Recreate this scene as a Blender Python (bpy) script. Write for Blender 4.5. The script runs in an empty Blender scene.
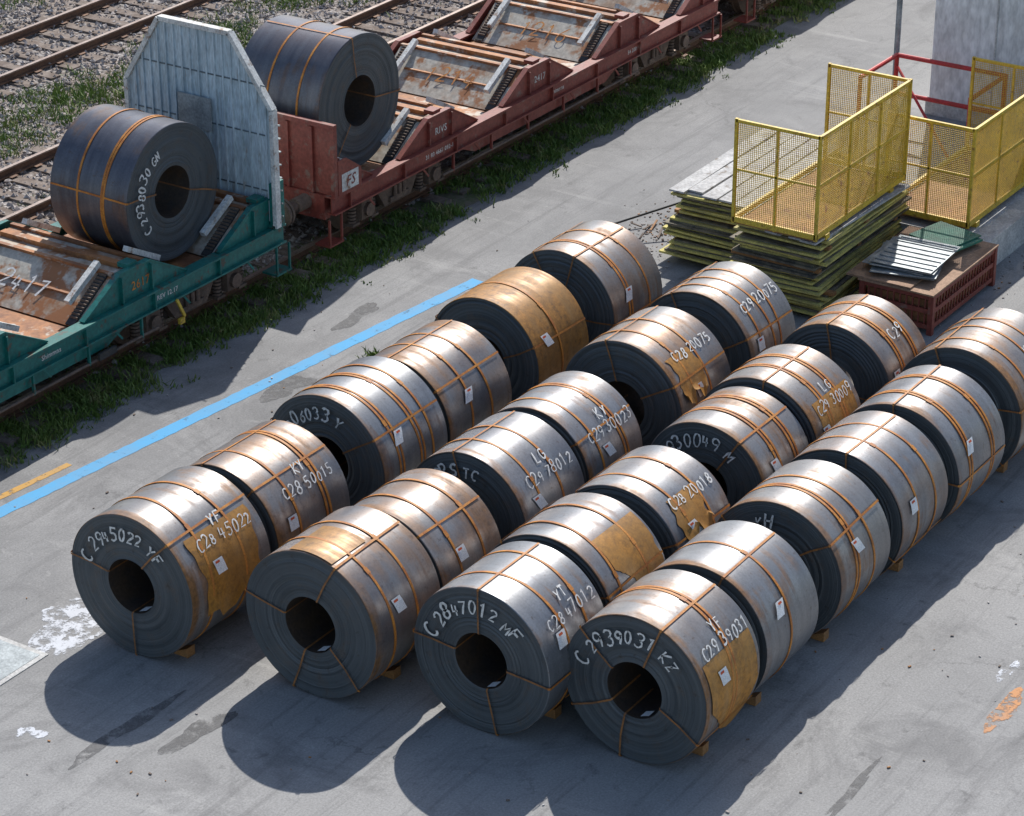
import bpy, math, random
import numpy as np
from mathutils import Vector, Matrix
R=math.radians
scene=bpy.context.scene
COL=scene.collection
rnd=random.Random(7)

# ------------------------------------------------------------------ materials
def newmat(name):
    m=bpy.data.materials.new(name); m.use_nodes=True
    nt=m.node_tree; nt.nodes.clear()
    out=nt.nodes.new('ShaderNodeOutputMaterial'); b=nt.nodes.new('ShaderNodeBsdfPrincipled')
    nt.links.new(b.outputs[0],out.inputs[0])
    return m,nt,b,out
class G:
    def __init__(s,nt): s.nt=nt
    def n(s,t,**k):
        x=s.nt.nodes.new(t)
        for a,b in k.items(): setattr(x,a,b)
        return x
    def l(s,a,b): s.nt.links.new(a,b)
    def coord(s,kind='Object',scale=(1,1,1),rand=False):
        tc=s.n('ShaderNodeTexCoord'); mp=s.n('ShaderNodeMapping'); mp.inputs['Scale'].default_value=scale
        s.l(tc.outputs[kind],mp.inputs['Vector'])
        if rand:
            oi=s.n('ShaderNodeObjectInfo'); mu=s.n('ShaderNodeMath',operation='MULTIPLY'); mu.inputs[1].default_value=57
            s.l(oi.outputs['Random'],mu.inputs[0]); s.l(mu.outputs[0],mp.inputs['Location'])
        return mp.outputs[0]
    def noise(s,vec,scale,detail=4,rough=.6,dist=0):
        x=s.n('ShaderNodeTexNoise'); x.inputs['Scale'].default_value=scale; x.inputs['Detail'].default_value=detail
        x.inputs['Roughness'].default_value=rough; x.inputs['Distortion'].default_value=dist
        s.l(vec,x.inputs['Vector']); return x.outputs['Fac']
    def ramp(s,fac,stops):
        x=s.n('ShaderNodeValToRGB'); e=x.color_ramp.elements
        while len(e)<len(stops): e.new(.5)
        for i,(p,c) in enumerate(stops):
            e[i].position=p; e[i].color=(c,c,c,1) if isinstance(c,(int,float)) else (*c,1)
        s.l(fac,x.inputs[0]); return x.outputs[0]
    def mix(s,fac,a,b,mode='MIX'):
        x=s.n('ShaderNodeMix',data_type='RGBA',blend_type=mode)
        for i,v in ((0,fac),(6,a),(7,b)):
            if isinstance(v,(int,float)): x.inputs[i].default_value=v
            elif isinstance(v,tuple): x.inputs[i].default_value=(*v,1)
            else: s.l(v,x.inputs[i])
        return x.outputs[2]
    def math(s,op,a,b=None,c=None):
        x=s.n('ShaderNodeMath',operation=op)
        for i,v in enumerate((a,b,c)):
            if v is None: continue
            if isinstance(v,(int,float)): x.inputs[i].default_value=v
            else: s.l(v,x.inputs[i])
        return x.outputs[0]
    def bump(s,h,strength,dist=.01):
        x=s.n('ShaderNodeBump'); x.inputs['Strength'].default_value=strength; x.inputs['Distance'].default_value=dist
        s.l(h,x.inputs['Height']); return x.outputs[0]

def noisy(name,A,B,scale=3,lo=.4,hi=.6,rough=.7,metal=0,bump=.2,C=None,cs=12,clo=.6,chi=.68,stretch=(1,1,1)):
    m,nt,b,o=newmat(name); g=G(nt)
    v=g.coord('Object',stretch,True)
    f=g.ramp(g.noise(v,scale,4,.65),[(lo,0.),(hi,1.)])
    c=g.mix(f,A,B)
    fine=g.noise(v,scale*9,2)
    c=g.mix(1.,c,g.ramp(fine,[(.3,.72),(.7,1.15)]),'MULTIPLY')
    if C is not None:
        f2=g.ramp(g.noise(v,cs,4,.7),[(clo,0.),(chi,1.)])
        c=g.mix(f2,c,C)
    g.l(c,b.inputs['Base Color']); b.inputs['Roughness'].default_value=rough; b.inputs['Metallic'].default_value=metal
    if bump: g.l(g.bump(fine,bump),b.inputs['Normal'])
    return m

def steel(name,silver,silver2,rustA,lo,hi,metal=.5,edge=.16,tintk=.5,spots=.45):
    m,nt,b,o=newmat(name); g=G(nt)
    v=g.coord('Object',(1,1,1),True); vs=g.coord('Object',(5,.4,.4),True)
    st=g.noise(vs,1.6,4,.6)
    base=g.mix(g.ramp(st,[(.32,0.),(.68,1.)]),silver,silver2)
    big=g.noise(v,1.2,5,.6,.5)
    tc=g.n('ShaderNodeTexCoord'); sx=g.n('ShaderNodeSeparateXYZ'); g.l(tc.outputs['Object'],sx.inputs[0])
    ed=g.ramp(sx.outputs[0],[(0.,edge),(.16,0.)])
    comb=g.math('ADD',g.math('ADD',g.math('MULTIPLY',big,.62),g.math('MULTIPLY',st,.38)),ed)
    rf=g.ramp(comb,[(lo,0.),(hi,1.)])
    fine=g.noise(v,13,4,.7)
    rust=g.mix(g.ramp(fine,[(.35,0.),(.65,1.)]),rustA,tuple(x*.5 for x in rustA))
    oi=g.n('ShaderNodeObjectInfo')
    tint=g.mix(g.math('MULTIPLY',g.ramp(g.noise(v,1.7,3),[(.40,0.),(.66,tintk)]),oi.outputs['Random']),base,(rustA[0]*.9,rustA[1]*1.05,rustA[2]*1.6))
    c=g.mix(rf,tint,rust)
    c=g.mix(g.ramp(g.noise(v,1.3,4,.6,.3),[(.5,0.),(.66,.55)]),c,(silver2[0]*.55,silver2[1]*.58,silver2[2]*.66))
    sp=g.ramp(fine,[(.60,0.),(.68,spots)])
    c=g.mix(sp,c,(.10,.06,.04))
    c=g.mix(1.,c,g.ramp(g.noise(v,40,2,.6),[(.25,.84),(.75,1.10)]),'MULTIPLY')
    g.l(c,b.inputs['Base Color'])
    g.l(g.ramp(rf,[(0,metal),(1,.05)]),b.inputs['Metallic'])
    ro=g.math('ADD',g.math('MULTIPLY',st,.2),g.math('MULTIPLY_ADD',rf,.2,.30)); g.l(ro,b.inputs['Roughness'])
    g.l(g.bump(g.math('ADD',g.math('MULTIPLY',st,.5),g.math('MULTIPLY',fine,.3)),.25,.012),b.inputs['Normal'])
    return m
M={}
M['steel']=steel('coil_steel_clean',(.28,.285,.295),(.20,.205,.215),(.28,.13,.045),.56,.70)
M['steel2']=steel('coil_steel_mixed',(.285,.275,.27),(.21,.205,.205),(.30,.14,.045),.51,.66,tintk=.7)
M['steel3']=steel('coil_steel_rusty',(.36,.20,.07),(.30,.16,.05),(.42,.19,.035),.40,.55,.3)
M['steeld']=steel('coil_steel_blue',(.15,.155,.175),(.085,.09,.115),(.20,.11,.06),.56,.70,.5,.05)
def facemat(name,dark,light,rust):
    m,nt,b,o=newmat(name); g=G(nt)
    tc=g.n('ShaderNodeTexCoord'); sx=g.n('ShaderNodeSeparateXYZ'); g.l(tc.outputs['Object'],sx.inputs[0])
    rr=g.math('SQRT',g.math('ADD',g.math('MULTIPLY',sx.outputs[1],sx.outputs[1]),g.math('MULTIPLY',sx.outputs[2],sx.outputs[2])))
    cx=g.n('ShaderNodeCombineXYZ'); g.l(rr,cx.inputs[0])
    oi=g.n('ShaderNodeObjectInfo'); g.l(g.math('MULTIPLY',oi.outputs['Random'],40),cx.inputs[1])
    ring=g.noise(cx.outputs[0],55,6,.8)
    v=g.coord('Object',(1,1,1),True); bl=g.noise(v,2.6,5,.7)
    c=g.mix(g.ramp(ring,[(.34,0.),(.68,1.)]),dark,light)
    c=g.mix(g.ramp(bl,[(.38,.0),(.75,.45)]),c,light)
    c=g.mix(g.ramp(g.noise(v,4.5,5,.75),[(.54,0.),(.72,.6)]),c,rust)
    c=g.mix(g.ramp(g.noise(v,9,4,.75),[(.60,0.),(.70,.6)]),c,(.035,.035,.037))
    g.l(c,b.inputs['Base Color']); b.inputs['Metallic'].default_value=.25; b.inputs['Roughness'].default_value=.5
    g.l(g.bump(g.math('ADD',ring,g.math('MULTIPLY',bl,.2)),.7,.012),b.inputs['Normal'])
    return m
M['face']=facemat('coil_edge_layers',(.034,.043,.049),(.115,.13,.142),(.135,.10,.075))
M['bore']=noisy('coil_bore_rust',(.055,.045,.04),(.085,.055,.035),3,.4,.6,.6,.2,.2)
M['strap']=noisy('strap_rust',(.60,.24,.035),(.42,.14,.025),6,.4,.6,.6,.0,.1)
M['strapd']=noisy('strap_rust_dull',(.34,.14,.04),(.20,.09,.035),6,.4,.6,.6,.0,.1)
M['tail']=steel('coil_tail_rusty',(.46,.25,.07),(.42,.21,.05),(.52,.23,.03),.30,.60,.10,0,.2,.25)
M['chalk']=noisy('chalk_paint',(.88,.87,.84),(.60,.59,.56),24,.38,.60,.9,0,0)
M['paper']=noisy('label_paper',(.86,.86,.85),(.78,.78,.76),9,.4,.6,.7,0,0)
M['redink']=noisy('label_red',(.65,.10,.03),(.6,.1,.03),9,.4,.6,.7,0,0)
M['wood']=noisy('wedge_wood',(.42,.20,.07),(.30,.15,.06),5,.4,.6,.8,0,.3)
M['teal']=noisy('wagon_teal_paint',(.006,.135,.115),(.014,.17,.145),2,.4,.6,.45,0,.15,C=(.09,.06,.04),cs=5,clo=.57,chi=.66)
M['red']=noisy('wagon_red_paint',(.21,.040,.028),(.26,.065,.045),2,.4,.6,.55,0,.15,C=(.22,.13,.10),cs=5,clo=.58,chi=.68)
M['cradle']=noisy('cradle_worn_rust',(.40,.17,.06),(.24,.10,.045),1.3,.42,.58,.65,.1,.3,C=(.46,.40,.33),cs=2.2,clo=.56,chi=.64)
M['cradlew']=noisy('cradle_pale_paint',(.52,.48,.40),(.38,.26,.17),1.4,.45,.60,.6,.0,.2,C=(.32,.13,.045),cs=1.8,clo=.52,chi=.60)
M['gunk']=noisy('bogie_grime',(.12,.085,.065),(.19,.135,.10),4,.4,.6,.8,.0,.4)
M['wheel']=noisy('wheel_steel',(.13,.095,.075),(.20,.14,.11),4,.4,.6,.5,.3,.2)
M['panel']=noisy('end_wall_grey',(.60,.70,.75),(.46,.56,.61),1.5,.4,.6,.5,.0,.1,C=(.30,.24,.2),cs=3,clo=.62,chi=.74,stretch=(1,2.5,.5))
M['paneld']=noisy('end_wall_rib',(.16,.21,.24),(.12,.15,.17),3,.4,.6,.5,.0,.1)
M['panelw']=noisy('pale_frame_paint',(.74,.74,.70),(.58,.57,.54),3,.4,.6,.6,0,.1,C=(.28,.16,.09),cs=6,clo=.57,chi=.68)
M['yellow']=noisy('yellow_paint',(.78,.54,.06),(.66,.44,.05),3,.4,.6,.5,0,.1,C=(.34,.16,.04),cs=8,clo=.58,chi=.68)
M['rustfloor']=noisy('rusty_floor',(.42,.21,.09),(.27,.13,.06),2.5,.4,.6,.8,.1,.3)
M['plyedge']=noisy('panel_edge_yellow',(.74,.64,.18),(.46,.40,.15),5,.4,.6,.8,0,.2)
M['plyedge2']=noisy('panel_edge_dark',(.10,.09,.07),(.26,.22,.15),5,.4,.6,.8,0,.2)
M['plytop']=noisy('weathered_plywood',(.56,.55,.53),(.42,.41,.40),2.5,.4,.6,.85,0,.2,C=(.22,.18,.14),cs=5,clo=.58,chi=.7)
M['ply']=noisy('brown_plywood',(.40,.25,.16),(.30,.18,.11),3,.4,.6,.8,0,.1)
M['sheet']=noisy('grey_sheet_metal',(.40,.44,.45),(.26,.29,.30),3,.4,.6,.45,.2,.1)
M['green']=noisy('green_board',(.05,.24,.15),(.06,.18,.12),3,.4,.6,.6,0,.1)
M['wallw']=noisy('white_cladding',(.88,.88,.87),(.78,.78,.76),1.2,.4,.65,.7,0,.1,C=(.55,.53,.50),cs=2.2,clo=.56,chi=.80,stretch=(1,1,.4))
M['pred']=noisy('red_rail_paint',(.65,.04,.04),(.50,.04,.03),4,.4,.6,.5,0,.1)
M['conc']=noisy('concrete_block',(.66,.65,.62),(.50,.49,.47),3,.4,.6,.9,0,.3)
M['rail']=noisy('rail_rust',(.15,.08,.05),(.22,.12,.07),3,.4,.6,.7,.2,.2)
M['railtop']=noisy('rail_head',(.36,.28,.23),(.28,.20,.16),3,.4,.6,.4,.5,.05)
M['sleeper']=noisy('sleeper_wood',(.15,.11,.085),(.25,.20,.165),4,.4,.6,.9,0,.4)
M['stone']=noisy('ballast_stone',(.42,.37,.34),(.30,.255,.23),.9,.4,.6,.9,0,0,C=(.52,.50,.48),cs=9,clo=.56,chi=.6)
M['grass']=noisy('grass_blades',(.10,.18,.025),(.17,.24,.045),1.6,.35,.65,.7,0,0,C=(.36,.32,.13),cs=3,clo=.56,chi=.68)
M['soil']=noisy('trackside_soil',(.19,.165,.12),(.10,.13,.045),2,.4,.6,.95,0,.5)
M['black']=noisy('black_rubber',(.03,.03,.03),(.06,.055,.05),4,.4,.6,.7,0,.1)

def paint(name,A,thr,soft=.06,sc=5):
    m,nt,b,o=newmat(name); g=G(nt)
    v=g.coord('Object')
    g.l(g.mix(g.ramp(g.noise(v,1.2,5,.7),[(.4,0.),(.65,1.)]),A,tuple(x*.7+.07 for x in A)),b.inputs['Base Color']); b.inputs['Roughness'].default_value=.75
    t=g.n('ShaderNodeBsdfTransparent'); mx=g.n('ShaderNodeMixShader')
    g.l(g.ramp(g.noise(v,sc,6,.75),[(thr,0.),(thr+soft,1.)]),mx.inputs[0]); g.l(b.outputs[0],mx.inputs[1]); g.l(t.outputs[0],mx.inputs[2])
    nt.links.new(mx.outputs[0],o.inputs[0]); return m
M['blue']=paint('blue_line_paint',(.06,.34,.62),.58,.16)
M['yline']=paint('yellow_line_paint',(.55,.29,.04),.54,.1)
M['splash']=paint('white_spill_paint',(.62,.64,.68),.47,.08,4)
M['ospray']=paint('orange_spray',(.55,.24,.08),.46,.1,7)
M['oil']=paint('dark_oil_stain',(.11,.108,.108),.40,.22,3.5)

def asphalt():
    m,nt,b,o=newmat('asphalt_yard'); g=G(nt)
    v=g.coord('Object')
    big=g.noise(v,.16,4,.6,.3); mid=g.noise(v,.9,6,.68,.5); fine=g.noise(v,38,3,.7)
    tc=g.n('ShaderNodeTexCoord'); sx=g.n('ShaderNodeSeparateXYZ'); g.l(tc.outputs['Object'],sx.inputs[0])
    lane=g.math('ADD',sx.outputs[1],g.math('MULTIPLY',big,3.0))
    lf=g.ramp(g.math('MULTIPLY',g.math('SUBTRACT',lane,19.5),.5),[(0.,0.),(1.,1.)])
    c=g.mix(g.ramp(big,[(.38,0.),(.62,1.)]),(.225,.222,.218),(.30,.295,.288))
    c=g.mix(g.math('MULTIPLY',lf,.55),c,(.165,.164,.165))
    c=g.mix(g.ramp(mid,[(.40,.0),(.68,.55)]),c,(.38,.372,.36))
    c=g.mix(g.ramp(g.noise(v,.5,6,.74,1.0),[(.52,0.),(.66,.6)]),c,(.145,.143,.142))
    vs=g.coord('Object',(.16,3.6,1)); c=g.mix(g.ramp(g.noise(vs,1.3,6,.74,.35),[(.52,0.),(.66,.5)]),c,(.14,.138,.137))
    vs2=g.coord('Object',(2.2,.3,1)); c=g.mix(g.ramp(g.noise(vs2,1.1,5,.7,.6),[(.58,0.),(.72,.35)]),c,(.45,.44,.42))
    c=g.mix(g.ramp(g.noise(v,2.6,5,.74,.4),[(.60,0.),(.70,.55)]),c,(.10,.098,.097))
    c=g.mix(g.ramp(g.noise(v,6,5,.74),[(.60,0.),(.70,.4)]),c,(.43,.42,.40))
    vo=g.n('ShaderNodeTexVoronoi',feature='DISTANCE_TO_EDGE'); vo.inputs['Scale'].default_value=.26
    ad=g.n('ShaderNodeVectorMath',operation='ADD'); nz=g.n('ShaderNodeTexNoise'); nz.inputs['Scale'].default_value=1.3; nz.inputs['Detail'].default_value=5; nz.inputs['Roughness'].default_value=.7
    g.l(v,nz.inputs['Vector']); g.l(v,ad.inputs[0]); g.l(nz.outputs['Color'],ad.inputs[1]); g.l(ad.outputs[0],vo.inputs['Vector'])
    cr=g.ramp(vo.outputs['Distance'],[(.0,.5),(.006,0.)])
    crm=g.math('MULTIPLY',cr,g.ramp(g.noise(v,.35,2),[(.52,0.),(.62,1.)]))
    c=g.mix(crm,c,(.08,.077,.075))
    c=g.mix(1.,c,g.ramp(fine,[(.3,.78),(.7,1.18)]),'MULTIPLY')
    g.l(c,b.inputs['Base Color']); g.l(g.ramp(mid,[(.3,.75),(.7,.95)]),b.inputs['Roughness'])
    g.l(g.bump(g.math('ADD',fine,g.math('MULTIPLY',mid,2.)),.3,.01),b.inputs['Normal'])
    return m
M['asphalt']=asphalt()
def ballast():
    m,nt,b,o=newmat('ballast_bed'); g=G(nt); v=g.coord('Object')
    vo=g.n('ShaderNodeTexVoronoi'); vo.inputs['Scale'].default_value=16; g.l(v,vo.inputs['Vector'])
    s=g.n('ShaderNodeSeparateColor'); g.l(vo.outputs['Color'],s.inputs[0])
    c=g.ramp(s.outputs[0],[(0,(.17,.14,.12)),(.5,(.32,.285,.26)),(1,(.50,.47,.45))])
    c=g.mix(g.ramp(vo.outputs['Distance'],[(.3,0.),(.8,.7)]),c,(.08,.065,.055))
    c=g.mix(g.ramp(g.noise(v,.5,4,.6),[(.42,0.),(.6,.5)]),c,(.24,.18,.135))
    g.l(c,b.inputs['Base Color']); b.inputs['Roughness'].default_value=.95
    g.l(g.bump(vo.outputs['Distance'],.8,.04),b.inputs['Normal']); return m
M['ballast']=ballast()

# ------------------------------------------------------------------ mesh builder
class MB:
    def __init__(s): s.v=[];s.f=[];s.mi=[];s.mats=[]
    def mat(s,k):
        if k not in s.mats: s.mats.append(k)
        return s.mats.index(k)
    def add(s,vs,fs,k):
        o=len(s.v); s.v.extend([tuple(p) for p in vs]); i=s.mat(k)
        for f in fs: s.f.append([o+j for j in f]); s.mi.append(i)
    def box(s,x0,x1,y0,y1,z0,z1,k,M4=None):
        vs=[Vector((x,y,z)) for z in (z0,z1) for y in (y0,y1) for x in (x0,x1)]
        if M4: vs=[M4@p for p in vs]
        s.add(vs,[(0,2,3,1),(4,5,7,6),(0,1,5,4),(2,6,7,3),(0,4,6,2),(1,3,7,5)],k)
    def beam(s,a,b,wd,ht,k,up=(0,0,1)):
        a=Vector(a);b=Vector(b);d=(b-a).normalized();u=Vector(up)
        sd=d.cross(u)
        if sd.length<1e-4: sd=Vector((1,0,0))
        sd.normalize();u=sd.cross(d).normalized()
        vs=[]
        for p in (a,b):
            for q in ((-1,-1),(1,-1),(1,1),(-1,1)): vs.append(p+sd*q[0]*wd/2+u*q[1]*ht/2)
        s.add(vs,[(0,1,2,3),(7,6,5,4),(0,4,5,1),(1,5,6,2),(2,6,7,3),(3,7,4,0)],k)
    def cyl(s,a,b,r,k,n=16,r2=None,cap=True):
        a=Vector(a);b=Vector(b);d=(b-a).normalized();t=Vector((0,0,1)) if abs(d.z)<.9 else Vector((1,0,0))
        u=d.cross(t).normalized();w=d.cross(u)
        r2=r if r2 is None else r2
        vs=[a+(u*math.cos(2*math.pi*i/n)+w*math.sin(2*math.pi*i/n))*r for i in range(n)]+[b+(u*math.cos(2*math.pi*i/n)+w*math.sin(2*math.pi*i/n))*r2 for i in range(n)]
        fs=[(i,(i+1)%n,n+(i+1)%n,n+i) for i in range(n)]
        if cap: fs+= [tuple(range(n))[::-1],tuple(range(n,2*n))]
        s.add(vs,fs,k)
    def prism(s,poly,axis,t0,t1,k):
        def P(p,t): return {'y':(p[0],t,p[1]),'x':(t,p[0],p[1]),'z':(p[0],p[1],t)}[axis]
        n=len(poly); vs=[P(p,t0) for p in poly]+[P(p,t1) for p in poly]
        s.add(vs,[tuple(range(n)),tuple(range(n,2*n))[::-1]]+[(i,i+n,(i+1)%n+n,(i+1)%n) for i in range(n)],k)
    def obj(s,name,parent=None,loc=None,rotz=0,smooth=True):
        me=bpy.data.meshes.new(name+'_mesh'); me.from_pydata(s.v,[],s.f)
        for k in s.mats: me.materials.append(M[k])
        me.polygons.foreach_set('material_index',s.mi); me.update()
        if smooth:
            me.shade_smooth(); me.set_sharp_from_angle(angle=R(35))
        o=bpy.data.objects.new(name,me); COL.objects.link(o)
        if loc: o.location=loc
        o.rotation_euler=(0,0,rotz)
        if parent: o.parent=parent
        return o
def empty(name,loc=(0,0,0)):
    e=bpy.data.objects.new(name,None); COL.objects.link(e); e.location=loc; e.empty_display_size=.3; return e

def textmesh(s,size,bold=.002):
    cu=bpy.data.curves.new('t','FONT'); cu.body=s; cu.size=size; cu.align_x='CENTER'; cu.resolution_u=2; cu.offset=bold; cu.space_character=1.08
    ob=bpy.data.objects.new('t',cu); COL.objects.link(ob); dg=bpy.context.evaluated_depsgraph_get(); dg.update()
    me=bpy.data.meshes.new_from_object(ob.evaluated_get(dg))
    vs=[tuple(v.co) for v in me.vertices]; fs=[tuple(p.vertices) for p in me.polygons]
    bpy.data.objects.remove(ob); bpy.data.curves.remove(cu); bpy.data.meshes.remove(me)
    return vs,fs
def arc(cx,cy,rx,ry,a0,a1,n=11):
    return [(cx+rx*math.cos(R(a0+(a1-a0)*i/n)),cy+ry*math.sin(R(a0+(a1-a0)*i/n))) for i in range(n+1)]
GL={'0':[arc(.3,.5,.27,.5,80,450)],'1':[[(.12,.8),(.3,1),(.3,0)]],'2':[arc(.3,.72,.27,.28,160,-30)+[(.02,0),(.62,.03)]],
'3':[arc(.27,.75,.26,.25,150,-80)+arc(.27,.26,.3,.26,75,-150)],'4':[[(.1,1),(.02,.4),(.58,.4)],[(.42,.85),(.40,0)]],
'5':[[(.55,1),(.1,1),(.06,.58)]+arc(.27,.3,.3,.3,115,-140)],'6':[[(.5,1),(.15,.6)]+arc(.3,.27,.27,.27,150,500)],
'7':[[(0,1),(.55,1),(.2,0)]],'8':[arc(.3,.75,.21,.25,-90,270)+arc(.3,.25,.28,.25,90,-270)],'9':[arc(.3,.72,.26,.27,0,360)+[(.52,.3),(.38,0)]],
'C':[arc(.36,.5,.34,.5,50,310)],'F':[[(0,0),(0,1),(.55,1)],[(0,.55),(.45,.55)]],'Y':[[(0,1),(.28,.5)],[(.58,1),(.28,.5),(.24,0)]],
'M':[[(0,0),(.05,1),(.33,.4),(.6,1),(.68,0)]],'K':[[(0,0),(0,1)],[(.5,1),(0,.45),(.58,0)]],'Z':[[(0,1),(.55,1),(0,0),(.6,0)],[(.12,.5),(.45,.5)]],
'L':[[(0,1),(0,0),(.5,0)]],'G':[arc(.33,.5,.32,.5,50,330)+[(.6,.45),(.35,.45)]],'T':[[(0,1),(.6,1)],[(.3,1),(.3,0)]],
'H':[[(0,0),(0,1)],[(.5,0),(.5,1)],[(0,.5),(.5,.5)]],'A':[[(0,0),(.28,1),(.56,0)],[(.12,.38),(.45,.38)]],'R':[[(0,0),(0,1)]+arc(.2,.75,.27,.25,90,-90)+[(.5,0)]],
'S':[arc(.3,.75,.25,.25,40,270)+arc(.3,.25,.27,.25,90,-140)],'N':[[(0,0),(0,1),(.5,0),(.5,1)]],'O':[arc(.3,.5,.28,.5,80,450)],'V':[[(0,1),(.28,0),(.56,1)]]}
def handtext(s,size,seed,thick=.026):
    q=random.Random(seed*7+len(s)); V=[];F=[]; x=0
    for ch in s:
        if ch==' ': x+=.45; continue
        sc=q.uniform(.82,1.15); rot=q.uniform(-.13,.13); dy=q.uniform(-.11,.11)
        for pl in GL.get(ch,[]):
            P=[]
            for a,c in pl:
                a*=sc*.92; c*=sc; a,c=a*math.cos(rot)-c*math.sin(rot)+.12*c,a*math.sin(rot)+c*math.cos(rot)
                P.append(Vector(((x+a+q.uniform(-.02,.02))*size,(c+dy-.4+q.uniform(-.02,.02))*size)))
            D=[]
            for i in range(len(P)-1):
                L=(P[i+1]-P[i]).length; k=max(1,int(L/.05))
                for j in range(k): D.append(P[i].lerp(P[i+1],j/k))
            D.append(P[-1])
            o=len(V); t=thick*q.uniform(.8,1.2)
            for i,p in enumerate(D):
                d=(D[min(i+1,len(D)-1)]-D[max(i-1,0)]); d=d.normalized() if d.length>1e-6 else Vector((1,0)); n=Vector((-d.y,d.x))*t*.5*q.uniform(.65,1.2)
                V+= [p-n,p+n]
            F+= [(o+2*i,o+2*i+2,o+2*i+3,o+2*i+1) for i in range(len(D)-1)]
        x+=.6*sc+.22
    w=(x-.2)*size
    return [(p.x-w/2,p.y,0) for p in V],F

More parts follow.
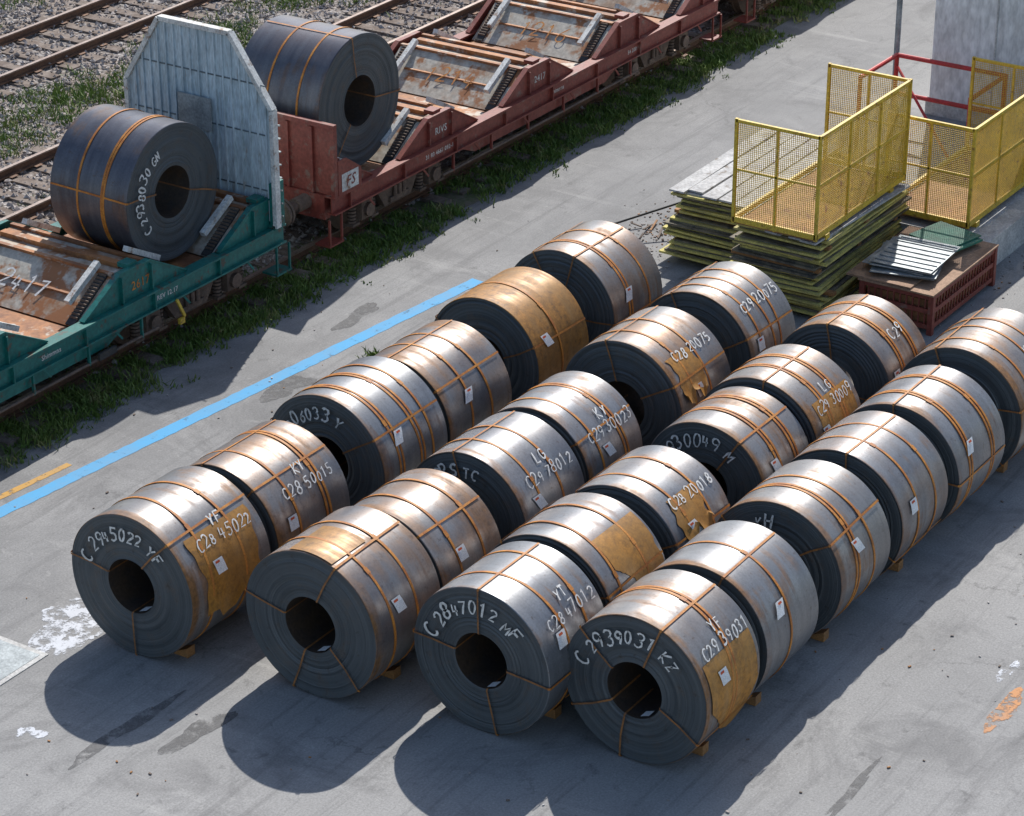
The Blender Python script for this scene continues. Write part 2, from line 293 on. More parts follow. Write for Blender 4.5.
# ------------------------------------------------------------------ coil
def coil(x,y,r,wd,mat='steel',ftext=None,btext=None,tail=None,seed=0,bands=2,eyes=4,label=True,z=None,rotz=0,fphi=0,bphi=.7,labphi=None,fsize=.155):
    q=random.Random(seed*13+5)
    b=MB(); N=112; rb=.335*r/.88
    prof=[(0.0,r-.008),(.008,r),(wd*.33,r+.002),(wd*.66,r+.001),(wd-.008,r),(wd,r-.008)]
    sk=[q.uniform(-.004,.004) for _ in range(3)]
    def ring(px,pr,i):
        t=2*math.pi*i/N; rr=pr+.003*math.sin(2*t+sk[0]*900)+.0025*math.sin(5*t+sk[1]*900)
        return (px,-rr*math.sin(t),rr*math.cos(t))
    vs=[ring(a,c,i) for a,c in prof for i in range(N)]
    fs=[(j*N+i,j*N+(i+1)%N,(j+1)*N+(i+1)%N,(j+1)*N+i) for j in range(len(prof)-1) for i in range(N)]
    b.add(vs,fs,mat)
    K=22
    for side in (0,1):
        pr=[]
        for k in range(K+1):
            rr=r-.008-(r-.008-rb)*k/K
            off=0 if k in (0,) else q.uniform(-.006,.014)
            pr.append((off if side==0 else wd-off,rr))
        vs=[(a,-c*math.sin(2*math.pi*i/N),c*math.cos(2*math.pi*i/N)) for a,c in pr for i in range(N)]
        fs=[(j*N+i,j*N+(i+1)%N,(j+1)*N+(i+1)%N,(j+1)*N+i) for j in range(K) for i in range(N)]
        if side==0: fs=[f[::-1] for f in fs]
        b.add(vs,fs,'face')
        if side==0: a0=pr[-1][0]
        else: a1=pr[-1][0]
    vs=[(a,-rb*math.sin(2*math.pi*i/N),rb*math.cos(2*math.pi*i/N)) for a in (a0,a1) for i in range(N)]
    b.add(vs,[(i,N+i,N+(i+1)%N,(i+1)%N) for i in range(N)],'bore')
    def surf(px,t,e): return (px,-(r+e)*math.sin(t),(r+e)*math.cos(t))
    pos={1:[.5],2:[.3,.66],3:[.22,.5,.74]}[bands]
    for pp in pos:
        c0=pp*wd+q.uniform(-.06,.06); tilt=q.uniform(-.08,.08); ph=q.uniform(0,6)
        dbl=q.random()<.35
        for off in ((0,.055) if dbl else (0,)):
            vs=[];hw=.017
            for i in range(N):
                t=2*math.pi*i/N; cc=c0+off+tilt*math.cos(t+ph)+off*.3*math.sin(t)
                for e,w in ((.003,-hw),(.012,-hw),(.012,hw),(.003,hw)): vs.append(surf(cc+w,t,e))
            fs=[]
            for i in range(N):
                A=i*4;B=((i+1)%N)*4
                for k in range(3): fs.append((A+k,B+k,B+k+1,A+k+1))
            b.add(vs,fs,'strap')
        t=q.uniform(.2,1.0); cc=c0+tilt*math.cos(t+ph)
        b.add([surf(cc+a,t+d,.015) for a,d in ((-.028,-.045),(.028,-.045),(.028,.045),(-.028,.045))],[(0,1,2,3)],'strap')
    ph=q.uniform(0,6.28)
    for k in range(eyes):
        t=ph+k*2*math.pi/eyes+q.uniform(-.35,.35); dt=q.uniform(-.14,.14)
        tn=lambda tt:Vector((0,-math.cos(tt),-math.sin(tt)))
        def P(px,rr,tt): return Vector((px,-rr*math.sin(tt),rr*math.cos(tt)))
        path=[P(wd-.02,r+.015,t+dt*.3),P(wd*.5,r+.015,t+dt*.2),P(-.004,r+.015,t),P(-.020,r-.01,t),P(-.022,(r+rb)/2,t+dt*.5),P(-.022,rb+.01,t+dt),P(.0,rb-.008,t+dt),P(.5*wd,rb-.008,t+dt)]
        for j,(A,B) in enumerate(zip(path[:-1],path[1:])):
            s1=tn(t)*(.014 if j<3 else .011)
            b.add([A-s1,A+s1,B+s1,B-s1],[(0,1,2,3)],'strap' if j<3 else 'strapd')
    if tail:
        ta,tb,xa,xb,style=tail
        n=36; vs=[];fs=[]
        fr=q.uniform(0,6); m_=10
        for i in range(n+1):
            u=i/n; t=ta+(tb-ta)*u
            if style=='tongue':
                k=max(0,(u-.45)/.55)
                wl=xa+(xb-xa)*(.70*k**1.2)+.06*math.sin(k*math.pi*2.2)*k; wr=xb-(xb-xa)*.16*k**3
                wl+=q.uniform(-.01,.01)*(k>0); wr+=.03*math.sin(14*u+fr)*(k>0)
            elif style=='rag':
                wl=xa+.03*math.sin(7*u+fr)+.015*math.sin(19*u+fr); wr=xb+.04*math.sin(6*u+fr*2)+.02*math.sin(17*u)
            else: wl,wr=xa,xb
            e=.010+(.05*max(0,(u-.75)/.25)**2 if style!='flat' else 0)
            for j in range(m_+1):
                xx=wl+(wr-wl)*j/m_
                tt=t+((.10*math.sin(j*1.1+fr)+.04*math.sin(j*2.7))*max(0,(u-.7)/.3) if style=='rag' else 0)
                vs.append(surf(xx,tt,e))
        W=m_+1
        for i in range(n):
            for j in range(m_): fs.append((i*W+j,i*W+j+1,(i+1)*W+j+1,(i+1)*W+j))
        b.add(vs,fs,'tail' if style!='flat' else 'steel3')
    def facetext(s,size,rho,phi):
        vs,fs=handtext(s,size,seed)
        out=[]
        for a,c,_ in vs:
            p=phi+a/rho; rr=rho+c
            out.append((-.026,-rr*math.sin(p),rr*math.cos(p)))
        b.add(out,fs,'chalk')
    def bodytext(s,size,x0,phi):
        vs,fs=handtext(s,size,seed+3,.019)
        b.add([surf(x0+a,phi-c/r,.018) for a,c,_ in vs],fs,'chalk')
    if ftext: facetext(ftext,fsize,.60*r/.88+.03,fphi)
    if btext:
        for i,s in enumerate(btext): bodytext(s,.135,wd*.56,bphi+i*.23)
    if label:
        t0=labphi if labphi is not None else bphi+q.uniform(.30,.50); x0=wd*q.uniform(.12,.36)
        sk2=q.uniform(-.03,.03); L=[]
        for i in range(4):
            for a in (0,.16): L.append(surf(x0+a+sk2*i,t0+i*.065,.020+.002*(i%2)))
        b.add(L,[(2*i,2*i+1,2*i+3,2*i+2) for i in range(3)],'paper')
        b.add([surf(x0+a+.012,t0+d,.026) for a,d in ((.02,.02),(.09,.02),(.09,.05),(.02,.05))],[(0,1,2,3)],'redink')
        b.add([(.03+a,-(rb-.012)*math.sin(t),(rb-.012)*math.cos(t)) for a,t in ((0,2.6),(.12,2.6),(.12,2.95),(0,2.95))],[(0,1,2,3)],'paper')
    o=b.obj('steel_coil',loc=(x,y,r+.012 if z is None else z),rotz=rotz)
    return o

ROWY=[18.12,15.88,13.92,12.2]
rows=[
[(19.90,1.42,.89,'steel2','C 2945022 YF',['YF','C28 45022'],(.75,1.85,.25,1.25,'rag'),2),
 (21.50,1.40,.86,'steel2',None,['KY','C28 50015'],None,2),
 (23.55,1.35,.90,'steel','3006033 YP',None,None,3),
 (25.10,1.42,.84,'steel2',None,None,None,2),
 (27.15,1.25,.88,'steel3',None,None,None,1),
 (29.00,1.30,.90,'steel2',None,None,None,2)],
[(20.30,1.25,.90,'steel2',None,None,(-.3,.35,.02,.65,'flat'),2),
 (21.65,1.20,.86,'steel2',None,None,None,2),
 (23.35,1.30,.86,'steel','CRS TC',['LG','C29 78012'],None,2),
 (24.85,1.25,.84,'steel',None,['KY','C29 30023'],None,2),
 (26.90,1.30,.90,'steel2',None,['C28 20075'],(.65,1.3,.15,.7,'rag'),2),
 (28.85,1.25,.88,'steel2',None,['C29 20075'],None,3)],
[(20.72,1.22,.88,'steel','C 2847012 MF',['YT','C28 47012'],None,2),
 (22.10,1.20,.88,'steel','30070 YT',None,(.45,1.45,.30,1.15,'tongue'),2),
 (23.60,1.22,.86,'steel',None,['C28 20018'],(.6,1.2,.2,.8,'rag'),2),
 (25.65,1.20,.84,'steel2','7930049 M',None,None,2),
 (26.95,1.20,.88,'steel2',None,['LG','C29 30009'],(.8,1.85,.2,1.1,'tongue'),2),
 (29.00,1.15,.86,'steel2',None,['C29'],None,2)],
[(21.12,1.16,.88,'steel2','C 2939031 KZ',['YF','C29 39031'],(1.0,2.35,.10,1.08,'tongue'),1),
 (22.50,1.20,.86,'steel',None,None,None,1),
 (24.25,1.25,.86,'steel2','KH',None,None,2),
 (25.80,1.25,.86,'steel',None,None,None,2),
 (27.30,1.35,.86,'steel','AVRO',None,None,2),
 (29.10,1.50,.89,'steel2',None,['KH'],None,3)]]
sd=1
for k,row in enumerate(rows):
    for i,(x,wd,r,mt,ft,bt,tl,nb) in enumerate(row):
        dy=rnd.uniform(-.03,.03)
        coil(x,ROWY[k]+dy,r,wd,mt,ft,bt,tl,seed=sd,bands=nb,eyes=rnd.choice([3,4,5]),fphi=-.25)
        sd+=1
        for sy in (-1,1):
            if rnd.random()<.75:
                b=MB(); xx=x+wd*rnd.uniform(.15,.8); yy=ROWY[k]+sy*.42
                b.prism([(yy-sy*.12,0.004),(yy+sy*.14,0.004),(yy+sy*.14,.13)],'x',xx,xx+.13,'wood')
                b.obj('wooden_wedge')

# ------------------------------------------------------------------ ground
def sheet(name,x0,x1,y0,y1,z,k):
    b=MB(); b.add([(x0,y0,z),(x1,y0,z),(x1,y1,z),(x0,y1,z)],[(0,1,2,3)],k); return b.obj(name,smooth=False)
sheet('ground',-400,600,-500,500,0,'asphalt')
def polysheet(name,pts,z,k):
    b=MB(); b.add([(x,y,z) for x,y in pts],[tuple(range(len(pts)))],k); return b.obj(name,smooth=False)
pts=[(x,22.72+.06*math.sin(x*1.3)+rnd.uniform(-.1,.1)) for x in np.arange(-20,140,.4)]+[(140,60),(-20,60)]
polysheet('trackside_ground',pts,.008,'soil')
pts=[(x,23.40+rnd.uniform(-.08,.08)) for x in np.arange(-20,140,.5)]+[(140,50),(-20,50)]
polysheet('ballast_bed',pts,.02,'ballast')
def line(name,a,b_,w,z,k,seed=1):
    q=random.Random(seed); a=Vector((*a,z));b_=Vector((*b_,z)); d=(b_-a); L=d.length; d.normalize(); n=Vector((-d.y,d.x,0))*w/2
    K=max(2,int(L/.12)); V=[]
    for i in range(K+1):
        p=a+d*L*i/K; V+=[p-n*q.uniform(.9,1.06),p+n*q.uniform(.9,1.06)]
    b=MB(); b.add(V,[(2*i,2*i+2,2*i+3,2*i+1) for i in range(K)],k); return b.obj(name,smooth=False)
line('blue_line',(15,22.45),(31.05,20.85),.23,.004,'blue')
line('blue_line',(31.0,20.73),(30.9,19.2),.2,.0045,'blue')
line('yellow_line',(15,22.78),(23.1,21.95),.11,.004,'yline')
def blob(name,cx,cy,rx,ry,z,k,seed,n=60,amp=.45):
    q=random.Random(seed); ph=[q.uniform(0,6.28) for _ in range(6)]
    pts=[]
    for i in range(n):
        t=2*math.pi*i/n; s=1+amp*sum(math.sin((j+2)*t+ph[j])/(j+1.5) for j in range(5))*.6+q.uniform(-.06,.06)
        pts.append((cx+rx*s*math.cos(t),cy+ry*s*math.sin(t)))
    polysheet(name,pts,z,k)
blob('paint_spill',20.1,19.15,.55,.55,.004,'splash',3,90,.7)
blob('paint_spill',18.0,18.0,.13,.15,.004,'splash',5)
blob('orange_spray_mark',24.25,9.3,.42,.13,.004,'ospray',8)
blob('paint_spill',25.0,9.6,.25,.07,.004,'splash',9)
for i,(ox,oy,ra,rb_) in enumerate([(18.6,17.2,.8,.10),(19.0,16.5,.5,.14),(26.5,21.0,.4,.25),(29.0,21.6,.5,.15),(21.9,10.0,.6,.06),(24.0,20.4,.6,.2),(17.5,14.0,.5,.08)]):
    blob('oil_stain',ox,oy,ra,rb_,.0035,'oil',11+i,60,.6)
b=MB(); b.box(18.4,19.35,18.95,19.8,.0,.012,'conc'); b.box(18.47,19.28,19.02,19.73,.012,.016,'sheet'); b.obj('manhole_cover')

# ------------------------------------------------------------------ railway tracks
def track(yc,x0=5,x1=110):
    e=empty('railway_track')
    b=MB()
    for yy in (yc-.75,yc+.75):
        b.box(x0,x1,yy-.07,yy+.07,.0755,.095,'rail'); b.box(x0,x1,yy-.012,yy+.012,.095,.195,'rail')
        b.box(x0,x1,yy-.036,yy+.036,.195,.222,'railtop')
    b.obj('rails',e)
    b=MB(); x=x0
    while x<x1:
        a=rnd.uniform(-.04,.04); b.box(x,x+.24,yc-1.28+a,yc+1.28+a,-.03,.050+rnd.uniform(0,.02),'sleeper',Matrix.Translation((x,yc,0))@Matrix.Rotation(rnd.uniform(-.012,.012),4,'Z')@Matrix.Translation((-x,-yc,0)))
        for yy in (yc-.75,yc+.75): b.box(x+.04,x+.2,yy-.15,yy+.15,.0725,.085,'rail')
        x+=.6
    b.obj('sleepers',e)
for yc in (24.25,28.9,33.65): track(yc)

def infrustum(x,y,m=.03):
    X=x*.546-y*.838; Y=x*.838+y*.546
    return abs(X/Y)<.215+m and Y<62
def stones(n):
    q=np.random.default_rng(3); V=[];F=[]
    base=np.array([(1,0,0),(-1,0,0),(0,1,0),(0,-1,0),(0,0,1),(0,0,-1)],float)
    fc=[(0,2,4),(2,1,4),(1,3,4),(3,0,4),(2,0,5),(1,2,5),(3,1,5),(0,3,5)]
    c=0
    while c<n:
        x=q.uniform(22,62); y=q.uniform(23.4,37.5)
        if not infrustum(x,y): continue
        s=q.uniform(.02,.06); p=base*s*q.uniform(.6,1.3,(6,3))+q.normal(0,s*.2,(6,3))
        a=q.uniform(0,6.28); ca,sa=math.cos(a),math.sin(a)
        o=len(V); zz=.035 if q.random()<.75 else .075
        for r_ in p: V.append((x+r_[0]*ca-r_[1]*sa,y+r_[0]*sa+r_[1]*ca,zz+r_[2]*.8))
        F+= [tuple(o+i for i in f) for f in fc]; c+=1
    me=bpy.data.meshes.new('ballast_stones'); me.from_pydata(V,[],F); me.materials.append(M['stone'])
    o=bpy.data.objects.new('ballast_stones',me); COL.objects.link(o)
stones(32000)
def grass(name,areas,seed):
    q=np.random.default_rng(seed); V=[];F=[]
    for (x0,x1,y0,y1,ncl,h,sp,nb,gap) in areas:
        for _ in range(ncl):
            cx=q.uniform(x0,x1); cy=y0+(y1-y0)*q.beta(1.6,1.6)
            if not infrustum(cx,cy): continue
            if math.sin(cx*1.7+cy)+math.sin(cx*.63+2*cy)+math.sin(cx*4.1+3*cy)*.7+q.uniform(-1.2,1.2)<gap: continue
            hh=h*q.uniform(.4,1.4)
            for k in range(nb):
                x=cx+q.normal(0,sp); y=cy+q.normal(0,sp); a=q.uniform(0,6.28); w=q.uniform(.007,.015)
                lx,ly=q.normal(0,hh*.45,2); z=hh*q.uniform(.5,1.1)
                ca,sa=math.cos(a)*w,math.sin(a)*w; o=len(V)
                V+=[(x-ca,y-sa,.0),(x+ca,y+sa,.0),(x+lx*.4+ca*.8,y+ly*.4+sa*.8,z*.6),(x+lx*.4-ca*.8,y+ly*.4-sa*.8,z*.6),(x+lx,y+ly,z)]
                F+=[(o,o+1,o+2,o+3),(o+3,o+2,o+4)]
    me=bpy.data.meshes.new(name); me.from_pydata(V,[],F); me.materials.append(M['grass'])
    o=bpy.data.objects.new(name,me); COL.objects.link(o)
grass('grass_verge',[(18,64,22.5,23.75,5600,.13,.07,14,-1.2),(18,64,22.2,22.8,320,.07,.05,9,-.7)],4)
grass('trackside_weeds',[(24,64,30.2,32.4,2400,.17,.09,13,-.8),(24,64,26.0,27.4,300,.12,.08,12,-.7),(28,64,35.2,37.5,600,.2,.1,14,-.7),(24,64,28.2,29.6,120,.1,.06,10,-.7)],5)
grass('grass_tuft',[(27.7,28.0,20.35,20.6,14,.10,.06,14,-9),(26.7,26.9,20.2,20.5,5,.07,.05,12,-9)],6)

# ------------------------------------------------------------------ wagons
YN,YF,YC=22.82,25.68,24.25
def bogie(parent,xp):
    b=MB()
    for xx in (xp-.9,xp+.9):
        for yy,s in ((23.5,1),(25.0,-1)):
            b.cyl((xx,yy-.065,.222+.42),(xx,yy+.065,.222+.42),.42,'wheel',28)
            b.cyl((xx,yy+s*.065,.642),(xx,yy+s*.10,.642),.45,'wheel',28)
            b.cyl((xx,yy-.075,.642),(xx,yy+.075,.642),.14,'gunk',14)
        b.cyl((xx,23.1,.642),(xx,25.4,.642),.08,'gunk',10)
        for s,yy in ((-1,23.12),(1,25.38)):
            b.box(xx-.15,xx+.15,yy-.13,yy+.13,.50,.80,'gunk'); b.cyl((xx,yy+s*.12,.642),(xx,yy+s*.19,.642),.11,'wheel',12)
            for dx in (-.25,.25):
                for kz in range(5): b.cyl((xx+dx,yy,.47+kz*.055),(xx+dx,yy,.505+kz*.055),.075,'gunk',12)
                b.box(xx+dx-.09,xx+dx+.09,yy-.09,yy+.09,.43,.47,'gunk')
    for yy in (23.12,25.38):
        b.prism([(xp-1.32,.78),(xp-1.32,.92),(xp+1.32,.92),(xp+1.32,.78),(xp+.55,.78),(xp+.35,.48),(xp-.35,.48),(xp-.55,.78)],'y',yy-.06,yy+.06,'gunk')
        b.box(xp-.25,xp+.25,yy-.1,yy+.1,.52,.6,'gunk')
        for dx in (-.12,.0,.12): b.cyl((xp+dx,yy-.09,.6),(xp+dx,yy-.09,.78),.04,'wheel',10)
    b.box(xp-.3,xp+.3,23.2,25.3,.6,.86,'gunk')
    for xx in (xp-1.38,xp-.42,xp+.42,xp+1.38):
        b.box(xx-.03,xx+.03,23.4,25.1,.55,.62,'gunk')
    b.obj('bogie',parent)
def wagon(name,x0,x1,cr,main,slope):
    e=empty(name,(0,0,0))
    b=MB()
    for yy,s in ((YN,-1),(YF,1)):
        b.box(x0,x1,min(yy,yy-s*.20),max(yy,yy-s*.20),1.17,1.20,main)
        b.box(x0,x1,yy-s*.07-.012,yy-s*.07+.012,.93,1.17,main)
        b.box(x0,x1,min(yy,yy-s*.14),max(yy,yy-s*.14),.905,.93,main)
        xx=x0+.4
        while xx<x1-.2:
            b.box(xx,xx+.02,min(yy+s*(-.002),yy-s*.07),max(yy-s*.002,yy-s*.07),.93,1.17,main); xx+=1.43
        # fish-belly between the bogies
        b.prism([(x0+3.4,.903),(x0+3.9,.70),(x1-3.9,.70),(x1-3.4,.903)],'y',yy-s*.11-.012,yy-s*.11+.012,main)
        b.cyl((x0+2.9,yy-s*.04,.62),(x1-2.9,yy-s*.04,.62),.022,'gunk',8)
        for xx in np.arange(x0+.9,x1,1.45): b.beam((xx,yy-s*.03,.90),(xx+.1,yy-s*.0,.76),.02,.03,main)
        for xx in np.arange(x0+3.2,x1-2.9,1.1): b.beam((xx,yy-s*.04,.90),(xx,yy-s*.04,.60),.03,.04,main)
    b.box(x0,x0+.14,YN+.20,YF-.20,.80,1.19,main); b.box(x1-.14,x1,YN+.20,YF-.20,.80,1.19,main)
    b.box(x0+.14,x1-.14,YN+.20,YF-.20,1.0,1.03,'cradle')
    b.box(x0+.2,x1-.2,YC-.22,YC+.22,.60,.99,main)
    b.box((x0+x1)/2-.9,(x0+x1)/2-.2,23.3,24.0,.5,.9,'gunk'); b.cyl(((x0+x1)/2+.3,23.5,.62),((x0+x1)/2+1.3,23.5,.62),.17,'gunk',14)
    b.obj('underframe',e)
    b=MB(); g=MB()
    top=1.60; bot=1.10; hw=.36; tw=1.14
    edges=[x0+.15]+[v for c in cr for v in (c-hw,c+hw)]+[x1-.15]
    def slopeplate(xb,xt,mat):
        b.prism([(xb,bot),(xt,top),(xt,top-.03),(xb+(.03 if xt>xb else -.03),bot-.03)],'y',YN+.22,YF-.22,mat)
        for yy in (YN+.28,YF-.44):
            b.beam((xb,yy+.08,bot+.015),(xt,yy+.08,top+.015),.15,.02,'black')
            for t in np.linspace(.12,.92,14):
                px_,pz_=xb+(xt-xb)*t,bot+(top-bot)*t
                b.beam((px_,yy+.01,pz_+.035),(px_,yy+.15,pz_+.035),.016,.03,'gunk')
        b.beam((xb+(xt-xb)*.5,YN+.55,bot+(top-bot)*.5+.012),(xb+(xt-xb)*.5,YF-.55,bot+(top-bot)*.5+.012),.05,.02,'cradle')
        b.beam((xt,YN+.22,top+.005),(xt,YF-.22,top+.005),.07,.04,'cradle')
    for i in range(0,len(edges),2):
        a,c=edges[i],edges[i+1]
        la=a if i==0 else a+(tw-hw); lc=c if i==len(edges)-2 else c-(tw-hw)
        poly=[(a,bot),(la,top),(lc,top),(c,bot)]
        if i==0: poly=[(a,bot)]+([(a,top)] if lc-a>.1 else [])+[(lc,top),(c,bot)]
        if i==len(edges)-2: poly=[(a,bot),(la,top)]+([(c,top)] if c-la>.1 else [])+[(c,bot)]
        for yy,s in ((YN+.10,1),(YF-.10,-1)):
            pz=[(p[0],p[1]+.03 if p[1]>1.3 else 1.203) for p in poly]
            g.prism(pz,'y',min(yy,yy+s*.03),max(yy,yy+s*.03),main)
            for p,q_ in zip(pz[:-1],pz[1:]): g.beam((p[0],yy+s*.03,p[1]+.012),(q_[0],yy+s*.03,q_[1]+.012),.09,.02,main)
            for xx in (la,lc):
                g.box(xx-.012,xx+.012,yy-.05 if s>0 else yy,yy if s>0 else yy+.05,1.203,top-.01,main)
        if i>0: slopeplate(a,la,slope[0])
        if i<len(edges)-2: slopeplate(c,lc,slope[1])
        if lc-la>.06:
            b.box(la,lc,YN+.24,YF-.24,top-.06,top-.02,'cradlew')
            b.box((la+lc)/2-.06,(la+lc)/2+.06,YN+.34,YF-.34,top-.02,top+.05,'cradle')
            b.box((la+lc)/2-.10,(la+lc)/2+.10,YN+.14,YN+.32,top+.035,top+.10,main)
    for ic,c in enumerate(cr):
        b.box(c-hw,c+hw,YN+.22,YF-.22,1.04,1.08,'cradle')
        for s in (-1,1):
            for yy in (YN+.50,YF-.50):
                b.beam((c+s*.50,yy,1.36),(c+s*1.16,yy,1.72),.09,.08,'panelw')
    g.obj('saddle_side_plates',e); b.obj('coil_cradles',e)
    bogie(e,x0+1.95); bogie(e,x1-1.95)
    b=MB()
    for xx,s in ((x0,-1),(x1,1)):
        for yy in (YC-.875,YC+.875):
            b.cyl((xx,yy,1.04),(xx+s*.28,yy,1.04),.12,'gunk',16); b.cyl((xx+s*.28,yy,1.04),(xx+s*.54,yy,1.04),.085,'wheel',16)
            b.cyl((xx+s*.54,yy,1.04),(xx+s*.585,yy,1.04),.22,'gunk',20)
        b.beam((xx,YC,.98),(xx+s*.45,YC,.94),.08,.12,'gunk')
        for yy in (YC-.45,YC+.4):
            for k in range(6): b.cyl((xx+s*(.05+.07*k),yy,.95-.30*math.sin(k*.52)),(xx+s*(.05+.07*(k+1)),yy,.95-.30*math.sin((k+1)*.52)),.025,'black',8)
        b.box(xx-s*.05-.18,xx-s*.05+.18,YN+.02,YN+.3,.42,.45,main)
        b.beam((xx-s*.2,YN+.04,.43),(xx-s*.2,YN+.04,.91),.03,.03,main); b.beam((xx+s*.1,YN+.04,.43),(xx+s*.1,YN+.04,.86),.03,.03,main)
    b.obj('buffers_and_coupling',e)
    return e
def sidetext(parent,s,size,x,z,y=None,k='panelw',slant=0):
    vs,fs=textmesh(s,size,.002); b=MB()
    b.add([(x+a+slant*c,(YN-.004 if y is None else y),z+c) for a,c,_ in vs],fs,k); b.obj('lettering',parent,smooth=False)

gw=wagon('green_coil_wagon',17.0,28.95,[21.35,24.25,27.15],'teal',('cradlew','cradle'))
rw=wagon('red_coil_wagon',30.15,42.0,[31.6,34.5,37.4,40.3],'red',('cradlew','cradle'))
rw2=wagon('red_coil_wagon',43.2,55.0,[44.6,47.5,50.4,53.3],'red',('cradlew','cradle'))
def slopetext(parent,s,c,y0,size,k='chalk'):
    vs,fs=handtext(s,size,11,.03); b=MB(); a=math.atan2(.5,.78)
    out=[]
    for tx,ty,_ in vs:
        d=.42+ty; out.append((c+.36+d*math.cos(a)-.03*math.sin(a),y0-tx,1.10+d*math.sin(a)+.03*math.cos(a)))
    b.add(out,fs,k); b.obj('chalk_number',parent,smooth=False)
slopetext(gw,'2417',24.25,24.3,.3); slopetext(rw,'1216',37.4,24.2,.3,'strap'); slopetext(rw,'1214',34.5,24.2,.3,'strap')
b=MB(); X=28.72; YW0,YW1=22.80,25.50; SH,TP=3.02,4.05
poly=[(YW0,1.22),(YW0,SH),(YW0+.72,TP),(YW1-.68,TP),(YW1,SH),(YW1,1.22)]
b.prism(poly,'x',X,X+.05,'panel')
for i in range(6):
    p,q_=poly[i],poly[(i+1)%6]; b.beam((X+.0,p[0],p[1]),(X+.0,q_[0],q_[1]),.07,.11,'panelw' if i!=5 else 'teal',up=(1,0,0))
yy=YW0+.12
while yy<YW1-.1:
    d=min(yy-YW0,YW1-yy); zt=SH+min(1,d/.70)*(TP-SH)-.05
    b.box(X-.030,X-.001,yy-.011,yy+.011,1.3,zt,'panel'); b.box(X-.004,X-.0008,yy+.012,yy+.032,1.3,zt,'paneld'); yy+=.15
for zz in (1.75,2.6,3.35): b.box(X-.012,X-.0005,YW0+.12,YW1-.12,zz,zz+.02,'paneld')
b.box(X-.05,X+.2,YN-.005,YN+.07,1.2,1.9,'teal')
for z_ in np.arange(1.35,2.9,.2): b.box(X+.10,X+.12,YN-.05,YN+.04,z_,z_+.02,'sheet')
b.box(X-.07,X-.04,23.9,24.5,2.5,3.0,'sheet')
b.obj('end_wall',gw)
b=MB(); X=30.2
b.prism([(YN,1.2),(YN,2.28),(YF,2.28),(YF,1.2)],'x',X,X+.04,'red')
b.beam((X,YN,2.3),(X,YF,2.3),.08,.07,'red'); b.beam((X-.01,YN+.03,1.2),(X-.01,YN+.03,2.28),.07,.08,'red',up=(1,0,0))
for yy in np.arange(YN+.4,YF,.45): b.box(X-.05,X-.001,yy,yy+.05,1.2,2.25,'red')
b.prism([(X+.04,1.2),(X+.04,1.75),(X+.25,1.75),(X+.62,1.5),(X+.62,1.2)],'y',YN-.01,YN+.02,'red')
b.obj('end_bulkhead',rw)
b=MB(); b.add([(X+.12+a,YN-.014,1.24+c) for a,c in ((0,0),(.42,0),(.42,.28),(0,.28))],[(0,1,2,3)],'panelw'); b.obj('logo_plate',rw,smooth=False)
sidetext(rw,'FS',.24,X+.33,1.30,YN-.018,'red',.25)
sidetext(rw,'2417',.16,36.0,1.34,YN+.095); sidetext(gw,'2617',.18,25.8,1.32,YN+.095,'strap')
sidetext(rw,'RIVS',.16,33.1,1.32,YN+.095)
for t,x in (('31 83 4667 216-8',20.3),('Shimmns',23.9),('REV 12.17',26.3)): sidetext(gw,t,.10,x,1.01,YN+.055)
for t,x in (('31 83 4667 092-1',33),('Shimmns',36.5),('54 200 kg',39)): sidetext(rw,t,.10,x,1.01,YN+.055)
b=MB(); b.box(24.75,25.1,YN-.02,YN+.02,.62,.72,'black'); b.beam((26.4,YN-.02,.92),(26.55,YN-.02,.62),.03,.04,'yellow'); b.box(26.42,26.52,YN-.05,YN-.0,.54,.62,'yellow')
b.obj('brake_levers',gw)
coil(27.15,23.40,1.0,1.40,'steeld','C 2938030 GN',None,None,seed=41,bands=2,eyes=2,label=False,z=2.16,rotz=R(90),fphi=-1.3,fsize=.15)
coil(31.55,23.35,1.05,1.60,'steeld',None,None,None,seed=43,bands=2,eyes=3,label=False,z=2.22,rotz=R(90))

# ------------------------------------------------------------------ formwork piles
def pile(name,cx,cy,lx,ly,n,th,seed,rot=0):
    q=random.Random(seed); b=MB(); z=.02
    for xx in (-lx*.35,lx*.35): b.box(cx+xx-.05,cx+xx+.05,cy-ly*.48,cy+ly*.48,.0,.09,'sleeper')
    z=.09; dx=dyy=0
    for i in range(n):
        if i%5==0: dx=q.uniform(-.12,.12); dyy=q.uniform(-.08,.08)
        a=R(q.uniform(-3,3)+rot); Mx=Matrix.Translation((cx+dx+q.uniform(-.08,.08),cy+dyy+q.uniform(-.05,.05),0))@Matrix.Rotation(a,4,'Z')
        l=lx*q.uniform(.9,1.03); w=ly*q.uniform(.93,1.02)
        k=q.choice(['plyedge','plyedge','plyedge2'])
        b.box(-l/2,l/2,-w/2,w/2,z,z+th*.55,k,Mx)
        b.box(-l/2+.06,l/2-.06,-w/2+.06,w/2-.06,z+th*.55,z+th,'plyedge2' if i<n-1 else 'plytop',Mx)
        if i%5==4:
            z+=th
            for xx in (-lx*.42,0,lx*.40): b.box(xx-.05,xx+.05,-ly*.5,ly*.5,z,z+.05,'wood',Mx)
            z+=.05
        else: z+=th
    for i in range(5):
        Mx=Matrix.Translation((cx+q.uniform(-.15,.15),cy-ly*.4+ly*.2*i,0))@Matrix.Rotation(R(q.uniform(-3,3)),4,'Z')
        b.box(-lx*.5,lx*.45,-ly*.09,ly*.09,z+.002+.004*i,z+.03+.004*i,'plytop',Mx)
    b.obj(name); return z
pile('formwork_panel_stack',34.85,18.15,3.3,1.40,16,.058,3)
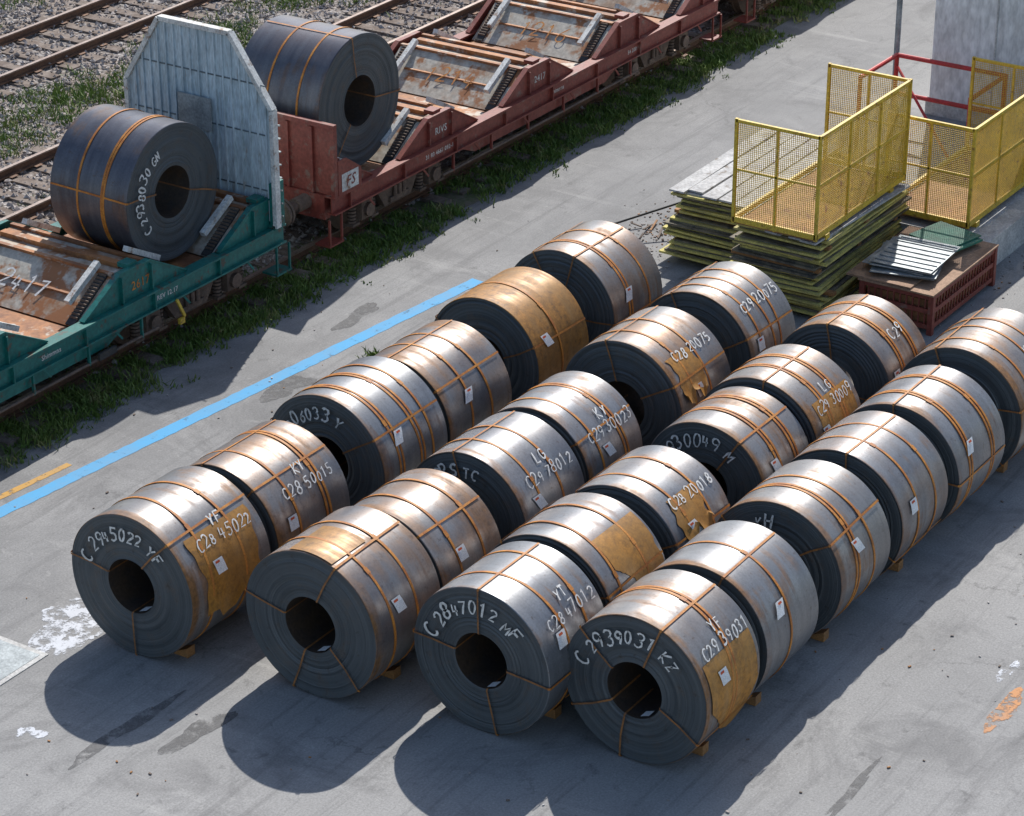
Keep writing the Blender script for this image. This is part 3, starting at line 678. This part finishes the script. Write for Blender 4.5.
pile('formwork_panel_stack',34.0,16.55,3.0,1.45,17,.058,4)

def cage(x0,x1,y0,y1,z,h,sides,mid=2):
    e=empty('yellow_mesh_cage'); b=MB(); t=.045
    P=[(x0,y0),(x1,y0),(x1,y1),(x0,y1)]
    for i in range(4):
        a=P[i];c=P[(i+1)%4]
        b.beam((*a,z),(*a,z+h),t,t,'yellow')
        b.beam((*a,z+.06),(*c,z+.06),t,.08,'yellow')
        if i in sides:
            b.beam((*a,z+h-.03),(*c,z+h-.03),t,t,'yellow')
            n=mid if abs(c[0]-a[0])+abs(c[1]-a[1])>2 else 1
            for k in range(1,n+1):
                m=(a[0]+(c[0]-a[0])*k/(n+1),a[1]+(c[1]-a[1])*k/(n+1)); b.beam((*m,z),(*m,z+h-.05),.03,.03,'yellow')
            b.beam((*a,z+h*.52),(*c,z+h*.52),.03,.03,'yellow')
    b.box(x0+.03,x1-.03,y0+.03,y1-.03,z-.02,z+.015,'rustfloor')
    for xx in (x0+.4,x1-.4): b.box(xx-.06,xx+.06,y0,y1,z-.10,z-.022,'yellow')
    b.obj('frame',e)
    b=MB()
    for i in sides:
        a=Vector((*P[i],0));c=Vector((*P[(i+1)%4],0)); d=(c-a); L=d.length; d.normalize()
        n=int(L/.03)
        for k in range(1,n):
            p=a+d*L*k/n; b.beam((p.x,p.y,z+.1),(p.x,p.y,z+h-.05),.007,.007,'yellow')
        n=int(h/.03)
        for k in range(3,n):
            zz=z+h*k/n; b.beam((a.x,a.y,zz),(c.x,c.y,zz),.007,.007,'yellow')
    b.obj('wire_mesh',e)
cage(32.30,35.2,15.88,17.22,1.32,1.6,(0,1,3))
cage(35.45,38.5,14.9,16.3,.66,1.6,(0,1,3))
b=MB(); b.box(35.4,38.6,14.55,16.15,.0,.54,'conc'); b.box(35.35,38.65,14.5,16.2,.54,.555,'conc'); b.obj('concrete_block')
e=empty('rusty_stillage'); b=MB()
x0,x1,y0,y1=32.95,35.1,14.3,15.4
for xx in (x0,x1):
    for yy in (y0,y1): b.beam((xx,yy,0),(xx,yy,.62),.08,.08,'red')
for zz in (.12,.36,.58):
    b.beam((x0,y0,zz),(x1,y0,zz),.05,.07,'red'); b.beam((x0,y1,zz),(x1,y1,zz),.05,.07,'red'); b.beam((x0,y0,zz),(x0,y1,zz),.05,.07,'red'); b.beam((x1,y0,zz),(x1,y1,zz),.05,.07,'red')
for yy in np.arange(y0+.1,y1,.1): b.beam((x0,yy,.1),(x0,yy,.58),.02,.02,'red')
for xx in np.arange(x0+.1,x1,.1): b.beam((xx,y0,.1),(xx,y0,.58),.02,.02,'red')
b.box(x0+.05,x1-.05,y0+.05,y1-.05,.13,.5,'rustfloor')
b.obj('frame',e)
b=MB(); b.box(x0-.08,x1+.05,y0-.05,y1+.05,.625,.65,'ply'); b.box(x0+.1,x1+.1,y0-.02,y1-.1,.652,.68,'ply',Matrix.Rotation(R(.6),4,'Z')); b.obj('plywood_sheets',e)
b=MB()
q=random.Random(5)
for k in range(6):
    Mx=Matrix.Translation((33.75+q.uniform(-.08,.08),15.02+q.uniform(-.06,.06),0))@Matrix.Rotation(R(8+q.uniform(-9,9)),4,'Z')
    b.box(-.6,.55,-.48,.48,.69+k*.028,.70+k*.028,'sheet',Mx)
for xx in np.arange(-.5,.5,.16): b.box(xx,xx+.025,-.46,.43,.842,.856,'sheet',Mx)
b.obj('sheet_metal_offcuts',e)
b=MB(); Mx=Matrix.Translation((34.7,14.95,0))@Matrix.Rotation(R(-14),4,'Z'); b.box(-.4,.4,-.42,.4,.72,.75,'green',Mx); b.box(-.3,.45,-.35,.42,.76,.78,'green',Mx); b.obj('green_board',e)
e=empty('white_shed'); b=MB()
b.box(41.5,50,6,18.35,.25,5.5,'wallw'); b.box(41.46,50,5.98,18.4,.0,.25,'conc')
for yy in np.arange(6.2,18.3,1.22): b.box(41.48,41.499,yy,yy+.025,.26,5.45,'conc')
b.box(41.485,41.4985,6,18.35,3.0,3.02,'conc')
b.obj('walls',e)
b=MB(); b.cyl((40.9,18.75,0),(40.9,18.75,5),.05,'sheet',12); b.cyl((40.9,18.75,0),(40.9,18.75,.3),.1,'conc',12); b.obj('downpipe',e)
b=MB()
pts=[(40.6,18.6),(40.6,16.6),(39.2,16.6)]
for p in pts+[(39.2,18.6)]: b.cyl((*p,0),(*p,1.3),.04,'pred',10)
for a,c in ((pts[0],pts[1]),(pts[1],pts[2]),((39.2,18.6),pts[0])):
    for zz in (.6,1.28): b.cyl((*a,zz),(*c,zz),.04,'pred',10)
b.cyl((40.6,18.6,1.1),(39.4,17.0,.1),.025,'pred',8)
b.obj('red_guard_rail')

b=MB()
b.cyl((34.4,19.6,.04),(34.0,18.9,.04),.015,'black',6); b.cyl((33.2,20.2,.2),(34.9,19.0,.55),.018,'black',6)
b.obj('steel_rods')
q=np.random.default_rng(9); b=MB()
for i in range(900):
    if i<420: x,y=q.normal(33.9,1.1),q.normal(19.55,.4)
    elif i<740: x,y=q.uniform(17,34),q.uniform(8,22.5)
    else: x,y=q.normal(36.5,1.0),q.normal(13.9,.6)
    s=q.uniform(.005,.017); z=.004
    a=q.uniform(0,6.28); Mx=Matrix.Translation((x,y,z))@Matrix.Rotation(a,4,'Z')
    b.box(-s,s*1.4,-s*.7,s*.6,0,s*.8,['stone','wood','sleeper','stone'][int(q.integers(0,4))],Mx)
b.obj('rubble_debris')
b=MB()
for i in range(18):
    x,y=q.normal(34.2,.8),q.normal(19.5,.3); a=q.uniform(0,6.28); l=q.uniform(.15,.4)
    b.beam((x,y,.02),(x+l*math.cos(a),y+l*math.sin(a),.03+q.uniform(0,.08)),.03,.015,q.choice(['sleeper','sleeper','wood']))
b.obj('timber_scraps')

# ------------------------------------------------------------------ light, sky, camera
az=R(22); el=R(44.5)
D=Vector((math.cos(el)*math.cos(az),math.cos(el)*math.sin(az),math.sin(el)))
L=bpy.data.lights.new('sun','SUN'); L.energy=5.0; L.angle=R(.5); L.color=(1,.965,.91)
lo=bpy.data.objects.new('sun',L); COL.objects.link(lo); lo.rotation_euler=D.to_track_quat('Z','Y').to_euler()
w=bpy.data.worlds.new('World'); scene.world=w; w.use_nodes=True; nt=w.node_tree
sk=nt.nodes.new('ShaderNodeTexSky'); sk.sky_type='NISHITA'; sk.sun_disc=False; sk.sun_elevation=el; sk.sun_rotation=R(90)-az
bg=nt.nodes['Background']; bg.inputs[1].default_value=.14; nt.links.new(sk.outputs[0],bg.inputs[0])
cam=bpy.data.cameras.new('camera'); cam.sensor_width=36; cam.lens=36*2700/1024; cam.clip_end=2000; cam.clip_start=.5
co=bpy.data.objects.new('camera',cam); COL.objects.link(co); co.location=(0,0,16.1); co.rotation_euler=(R(64),0,R(33.1-90))
scene.camera=co
scene.view_settings.view_transform='Standard'; scene.view_settings.look='None'; scene.view_settings.exposure=0
